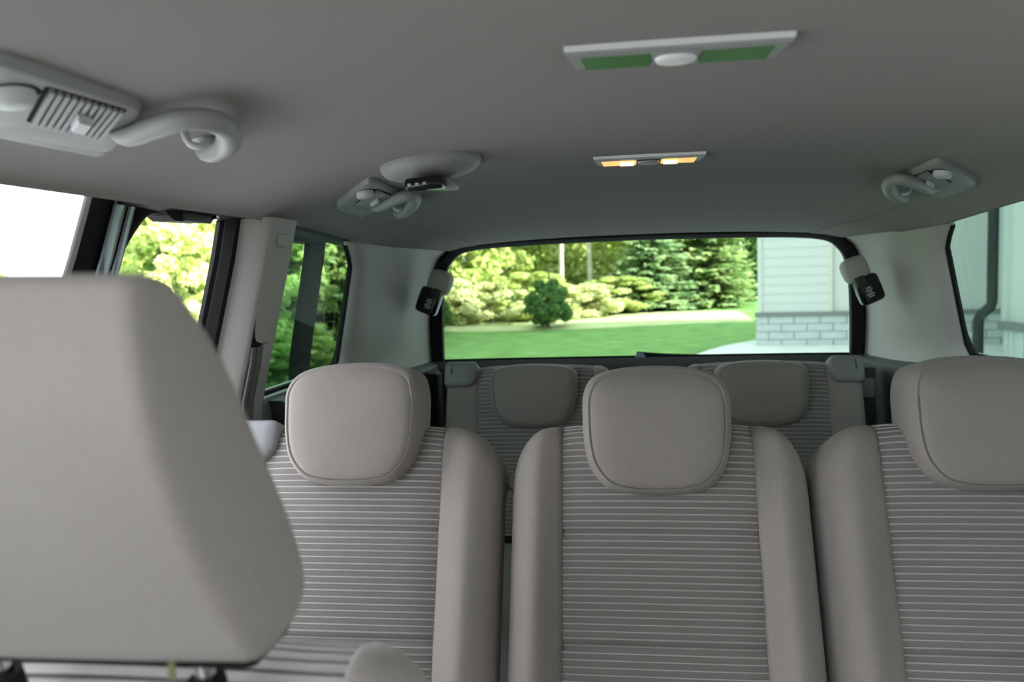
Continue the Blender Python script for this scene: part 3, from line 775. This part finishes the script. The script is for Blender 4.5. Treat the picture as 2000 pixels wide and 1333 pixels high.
# the wing stands turned a little, square to the line of sight from the drive
WP = Vector((2.2, 14.0, 0)); WR = Matrix.Rotation(R(-9.3), 3, 'Z')
def wbox(nm, lo, hi, m_):
    o = box(nm, Vector(lo) - WP, Vector(hi) - WP, m_, hs, smooth=0); o.location = WP - hl; o.rotation_euler.z = R(-9.3); return o
wbox('wing_wall', (2.25, 14.05, FZ), (9, 15.6, 6.2), 'siding')
wbox('wing_foundation', (2.24, 14.04, 0), (9, 15.6, FZ), 'mortar')
for (x0, x1, y, m_) in ((2.2, 3.30, 14.02, 'siding'), (3.30, 8.2, 14.06, 'siding_cream')):
    first = None
    for k in range(36):
        if first is None:
            z0 = FZ + .06
            vv = [(x0, y - .008, 0), (x1, y - .008, 0), (x1, y, .152), (x0, y, .152), (x0, y + .03, 0), (x1, y + .03, 0), (x1, y + .03, .152), (x0, y + .03, .152)]
            first = fixn(mesh('siding_board', [Vector(p) - WP for p in vv], [(0, 1, 2, 3), (4, 5, 6, 7), (0, 1, 5, 4), (1, 2, 6, 5), (2, 3, 7, 6), (3, 0, 4, 7)], m_, hs, smooth=0)); o = first
        else: o = link('siding_board', first.data, hs)
        o.location = WP - hl + Vector((0, 0, FZ + .06 + k * .15)); o.rotation_euler.z = R(-9.3)
wbox('corner_board', (2.17, 13.99, FZ + .06), (2.24, 14.10, 6.1), 'siding')
wbox('bay_edge_board', (3.27, 13.995, FZ + .06), (3.33, 14.07, 6.1), 'siding_cream')
wbox('flashing', (2.12, 13.96, FZ - .01), (8.2, 14.06, FZ + .06), 'flash')
for r_ in range(4):
    x = 2.14 - (.20 if r_ % 2 else 0)
    while x < 7.8:
        x0, x1 = max(2.13, x), min(8.2, x + .40)
        if x1 - x0 > .05: wbox('foundation_block', (x0 + .006, 13.985, r_ * .13 + .004), (x1 - .006, 14.06, r_ * .13 + .125), 'block')
        x += .40
# near wall: skirting boards, ledge and corner
hbox('ledge_board', (4.17, -24, .56), (4.31, 9.96, .64), 'flash')
sk = None
for k in range(60):
    y = 9.86 - k * .125; w_ = .105 if k % 3 else .115
    if sk is None:
        sk = hbox('skirting_board', (4.20, 9.75, .0), (4.28, 9.86, .56), 'block')
    else:
        o = link('skirting_board', sk.data, hs); o.location = (-.008 if k % 3 == 0 else 0, -k * .125, 0)
hbox('near_corner_board', (4.22, 9.88, .64), (4.33, 9.99, 6.2), 'siding')
dsx = tube('downspout', [Vector(p) - hl for p in ((4.155, 10.06, 6.0), (4.155, 10.06, 3.0), (4.155, 10.06, .86), (4.14, 10.06, .80), (4.03, 10.06, .70), (4.01, 10.06, .64), (4.01, 10.06, .10))], .062, 'gutter', hs, seg=8, updir=(0, 1, 0))
# roofs
v = [Vector(p) - hl for p in ((4.0, -24.5, 6.1), (13.6, -24.5, 6.1), (13.6, 14.4, 6.1), (4.0, 10.5, 6.1), (8.8, -22, 9.0), (8.8, 13, 9.0))]
fixn(mesh('main_roof', v, [(0, 1, 4), (1, 2, 5, 4), (2, 3, 5), (3, 0, 4, 5), (0, 1, 2, 3)], 'roof', hs, smooth=0))
v = [Vector(p) - hl for p in ((1.8, 13.6, 6.1), (13.6, 12.4, 6.1), (13.6, 15.6, 6.1), (2.2, 15.9, 6.1), (4, 15.0, 7.4), (13, 14.5, 7.4))]
fixn(mesh('wing_roof', v, [(0, 1, 5, 4), (1, 2, 5), (2, 3, 4, 5), (3, 0, 4), (0, 1, 2, 3)], 'roof', hs, smooth=0))

# foliage meshes
def leaf_cloud(nm, n, centers, size, m_, seed, flat=.6):
    rnd = random.Random(seed); v = []; f = []
    for i in range(n):
        c, r = centers[rnd.randrange(len(centers))]
        while True:
            d = Vector((rnd.uniform(-1, 1), rnd.uniform(-1, 1), rnd.uniform(-1, 1)))
            if d.length < 1: break
        d = d.normalized() * (d.length ** .4)
        p = c + Vector((d.x * r, d.y * r, d.z * r * .8))
        if p.z < .03: p.z = rnd.uniform(.03, .3)
        s = size * rnd.uniform(.6, 1.3)
        nrm = (d * .7 + Vector((rnd.uniform(-1, 1), rnd.uniform(-1, 1), rnd.uniform(-.3, 1))) * .9)
        if nrm.length < .01: nrm = Vector((0, 0, 1))
        nrm.normalize(); a = nrm.orthogonal().normalized(); a = (Matrix.Rotation(rnd.uniform(0, 6.28), 3, nrm) @ a); b = nrm.cross(a)
        k = len(v)
        v += [p - a * s, p + b * s * flat, p + a * s, p - b * s * flat]
        f.append((k, k + 1, k + 2, k + 3))
    me = bpy.data.meshes.new(nm); me.from_pydata([tuple(q) for q in v], [], f); me.materials.append(M[m_]); return me
def blob_centers(seed, w_, h, n, z0=.3, rr_=(.10, .20)):
    rnd = random.Random(seed); L = []
    for i in range(n):
        z = rnd.uniform(z0, h); q = 1 - abs((z - h * .42) / (h * .62)) ** 2
        rr = w_ * math.sqrt(max(.08, q)) * rnd.random() ** .45; an = rnd.uniform(0, 6.28)
        L.append((Vector((rr * math.cos(an), rr * math.sin(an), z)), rnd.uniform(*rr_) * w_))
    return L
def spruce_mesh(nm, h, w_, m_, seed):
    rnd = random.Random(seed); v = []; f = []
    z = .12
    while z < h - .1:
        q = z / h; L = w_ * (1 - q) ** .85 + .05
        nb_ = max(6, int(13 * (1 - q) + 5))
        for b in range(nb_):
            an = rnd.uniform(0, 6.28); dr_ = Vector((math.cos(an), math.sin(an), 0)); LL = L * rnd.uniform(.75, 1.12)
            ns = max(5, int(LL / .055))
            for i in range(ns):
                t = (i + .5) / ns; p = dr_ * (LL * t) + Vector((0, 0, z - .22 * LL * t + .16 * LL * t * t + .05))
                sidev = Vector((-dr_.y, dr_.x, 0))
                for sgn in (-1, 1):
                    wd = .16 * (1.15 - t) * rnd.uniform(.6, 1.3) * (LL ** .5) + .05
                    tip = p + sidev * sgn * wd + dr_ * .09 + Vector((0, 0, rnd.uniform(-.07, .03)))
                    k = len(v); wdt = dr_ * .038 + Vector((0, 0, .022 * rnd.uniform(-1, 1)))
                    v += [p - wdt, p + wdt, tip + wdt * .8, tip - wdt * .8]; f.append((k, k + 1, k + 2, k + 3))
        z += .085 + .05 * q
    me = bpy.data.meshes.new(nm); me.from_pydata([tuple(q) for q in v], [], f); me.materials.append(M[m_]); return me
def trunk_mesh(nm, h, r, m_, seed, lean=.05):
    rnd = random.Random(seed); rings = []
    for i in range(9):
        t = i / 8; c = Vector((lean * h * t * rnd.uniform(.6, 1.2), lean * h * .5 * t, h * t - .1)); rr = r * (1 - .75 * t) * (1.25 if i == 0 else 1)
        rings.append([c + Vector((rr * math.cos(6.283 * k / 8), rr * math.sin(6.283 * k / 8), 0)) for k in range(8)])
    v = [p for r_ in rings for p in r_]
    me = bpy.data.meshes.new(nm); me.from_pydata([tuple(q) for q in v], [], grid_faces(9, 8, 0, True)); me.materials.append(M[m_]); me.shade_smooth(); return me

SH = [leaf_cloud('shrub_foliage_a', 17000, blob_centers(1, 1.25, 3.0, 120), .052, 'leaf_lime', 11),
      leaf_cloud('shrub_foliage_b', 17000, blob_centers(2, 1.3, 3.2, 120), .055, 'leaf_mid', 12),
      leaf_cloud('shrub_foliage_c', 17000, blob_centers(3, 1.3, 3.2, 110), .055, 'leaf_dark', 13),
      leaf_cloud('shrub_foliage_d', 12000, blob_centers(4, 1.2, 1.5, 90, .1), .050, 'leaf_pale', 14),
      leaf_cloud('bush_foliage_e', 9000, blob_centers(5, .50, 1.05, 70, .18, (.16, .30)), .036, 'leaf_dark', 15)]
TR = [leaf_cloud('tree_foliage_a', 26000, blob_centers(6, 2.3, 8.0, 260, .3, (.09, .17)), .095, 'leaf_mid', 16),
      leaf_cloud('tree_foliage_b', 26000, blob_centers(7, 2.4, 8.5, 260, .4, (.09, .17)), .095, 'leaf_lime', 17),
      leaf_cloud('tree_foliage_c', 26000, blob_centers(8, 2.4, 8.5, 260, .3, (.09, .17)), .095, 'leaf_dark', 18)]
BI = leaf_cloud('birch_foliage', 4500, blob_centers(9, .9, 7.5, 60, 4.2, (.12, .22)), .07, 'leaf_lime', 19)
SP = [spruce_mesh('spruce_foliage_a', 4.6, 1.25, 'needle', 21), spruce_mesh('spruce_foliage_b', 5.2, 1.15, 'needle_blue', 22)]
TK = [trunk_mesh('trunk_a', 6.0, .13, 'bark', 31), trunk_mesh('trunk_b', 7.0, .085, 'bark_pale', 32, .02), trunk_mesh('trunk_c', 4.4, .07, 'bark', 33, 0), trunk_mesh('trunk_d', 1.6, .05, 'bark', 34)]
def plant(name, x, y, fol, trunk, label, cat, sc=1.0, rz=0.0, group=None, sz=None):
    t = empty(name, (x, y, gz(x, y)), label, cat, group); t.rotation_euler.z = rz; t.scale = (sc, sc, sz or sc)
    o = link('foliage', fol, t)
    if trunk: link('trunk' if cat == 'tree' else 'stem', trunk, t)
    return t
# spruces and bush on the far lawn
plant('spruce_tree', .75, 23.0, SP[1], TK[2], 'broad blue green spruce on the sunny lawn edge', 'tree', 1.05, .4)
plant('spruce_tree', 2.35, 23.9, SP[0], TK[2], 'tall yellow green spruce beside the white house corner', 'tree', 1.15, 1.7)
plant('round_bush', -1.75, 18.6, SH[4], TK[3], 'small dark round bush alone on the lawn', 'bush', 1.0, .3)
plant('round_bush', -4.35, 18.3, SH[4], TK[3], 'low dark bush at the lawn edge by the rear window frame', 'bush', .8, 2.0)
# bright shrubs along the lawn edge
rnd = random.Random(5)
for i, (x, y, s) in enumerate(((-4.6, 20.2, 1.0), (-3.4, 20.6, 1.15), (-2.4, 20.8, .95), (-1.1, 21.5, 1.1), (-.15, 22.2, .9), (-5.6, 19.5, 1.1))):
    plant('flowering_shrub', x, y, SH[(3, 3, 0, 3, 0, 3)[i]], TK[3], 'low sunlit pale yellow shrub along the far lawn edge', 'shrub', s, rnd.uniform(0, 6), 'shrubs along the far lawn edge', s * (.75, .55, .42, .5, .36, .8)[i])
# woodland behind
for i, (x, y, k, s) in enumerate(((-5.6, 22.8, 1, .95), (-3.5, 24.4, 1, 1.0), (-1.5, 26.2, 1, .95), (.3, 27.8, 1, 1.0), (2.1, 29.4, 0, 1.05), (3.9, 28.6, 2, 1.0), (5.2, 31, 2, 1.0), (-7.8, 22.6, 0, 1.0), (-9.8, 22.4, 2, 1.0), (-4.4, 30.5, 0, 1.1), (-.6, 33, 0, 1.1), (2.8, 35, 2, 1.15), (5.5, 36, 0, 1.1))):
    lb = ['mid green leafy tree in the woodland behind the lawn', 'sunlit lime green leafy tree in the woodland behind the lawn', 'dark green leafy tree in the woodland behind the lawn'][k]
    plant('woodland_tree', x, y, TR[k], TK[1 if i % 2 else 0], lb, 'tree', s, rnd.uniform(0, 6), 'woodland trees behind the lawn')
for x, y, a in ((-1.72, 22.6, .3), (-.92, 23.2, 2.2)):
    plant('birch_tree', x, y, BI, TK[1], 'slender pale trunked tree at the edge of the wood', 'tree', 1.0, a, 'slender pale trunked trees')
# trees and shrubs beside the open door
for i, (x, y, k, s) in enumerate(((-4.95, 9.4, 0, .8), (-5.4, 11.2, 0, .9), (-4.9, 12.6, 1, 1.0), (-5.3, 14.2, 2, 1.05), (-5.0, 15.8, 1, 1.1), (-6.6, 13.6, 2, 1.2), (-7.0, 12.6, 2, 1.15), (-6.1, 10.9, 1, .85))):
    lb = ('sunlit lime green shrub nearest the open doorway', 'taller lime green shrub just behind the first one by the doorway', 'mid green shrub between the dark spruce and the lime shrubs', 'dark green shrub behind the dark spruce', 'mid green shrub standing before the blue green spruce', 'tall dark green shrub at the back of the doorway shrubs', 'dark green shrub farthest from the vehicle among the doorway shrubs', 'mid green shrub beside the taller lime green shrub')[i]
    plant('tall_shrub', x, y, SH[k], TK[3], lb, 'shrub', s, rnd.uniform(0, 6), 'shrubs beside the open door')
for i, (x, y, s) in enumerate(((-4.75, 8.4, .55), (-4.6, 9.3, .6), (-4.5, 10.3, .6))):
    plant('low_shrub', x, y, SH[1], TK[3], 'low feathery green shrub at the foot of the tall shrubs', 'shrub', s, rnd.uniform(0, 6), 'low shrubs by the open door', s * .42)
plant('spruce_tree', -4.75, 12.2, SP[0], TK[2], 'dark spruce outside the quarter window', 'tree', 1.1, .9)
plant('spruce_tree', -5.6, 16.6, SP[1], TK[2], 'blue green spruce behind the shrubs by the quarter window', 'tree', 1.1, 2.9)
for i, (x, y) in enumerate(((-8.2, 17.5), (-6.6, 19.5), (-7.6, 15.6))):
    plant('woodland_tree', x, y, TR[(0, 2, 0)[i]], TK[0], 'leafy tree standing behind the shrubs by the open door', 'tree', 1.0, rnd.uniform(0, 6), 'trees behind the open door shrubs')
for i, (x, y, s) in enumerate(((-30, 30, .6), (-34, 33, .7), (-27, 32, .6))):
    plant('field_shrub', x, y, SH[0], TK[3], 'far sunlit shrub in the bright field beyond the front window', 'shrub', s, rnd.uniform(0, 6), 'far field shrubs')
bs = bmesh.new(); bmesh.ops.create_icosphere(bs, subdivisions=3, radius=.16)
for q in bs.verts: q.co = Vector((q.co.x * 1.5, q.co.y, q.co.z * .8)) * (1 + .15 * noise.noise(q.co * 9))
me = bpy.data.meshes.new('boulder'); bs.to_mesh(me); bs.free(); me.materials.append(M['stone']); me.shade_smooth()
o = link('boulder', me); o.location = (-3.9, 7.35, .10); tag(o, 'pale boulder in the grass outside the open door', 'boulder')
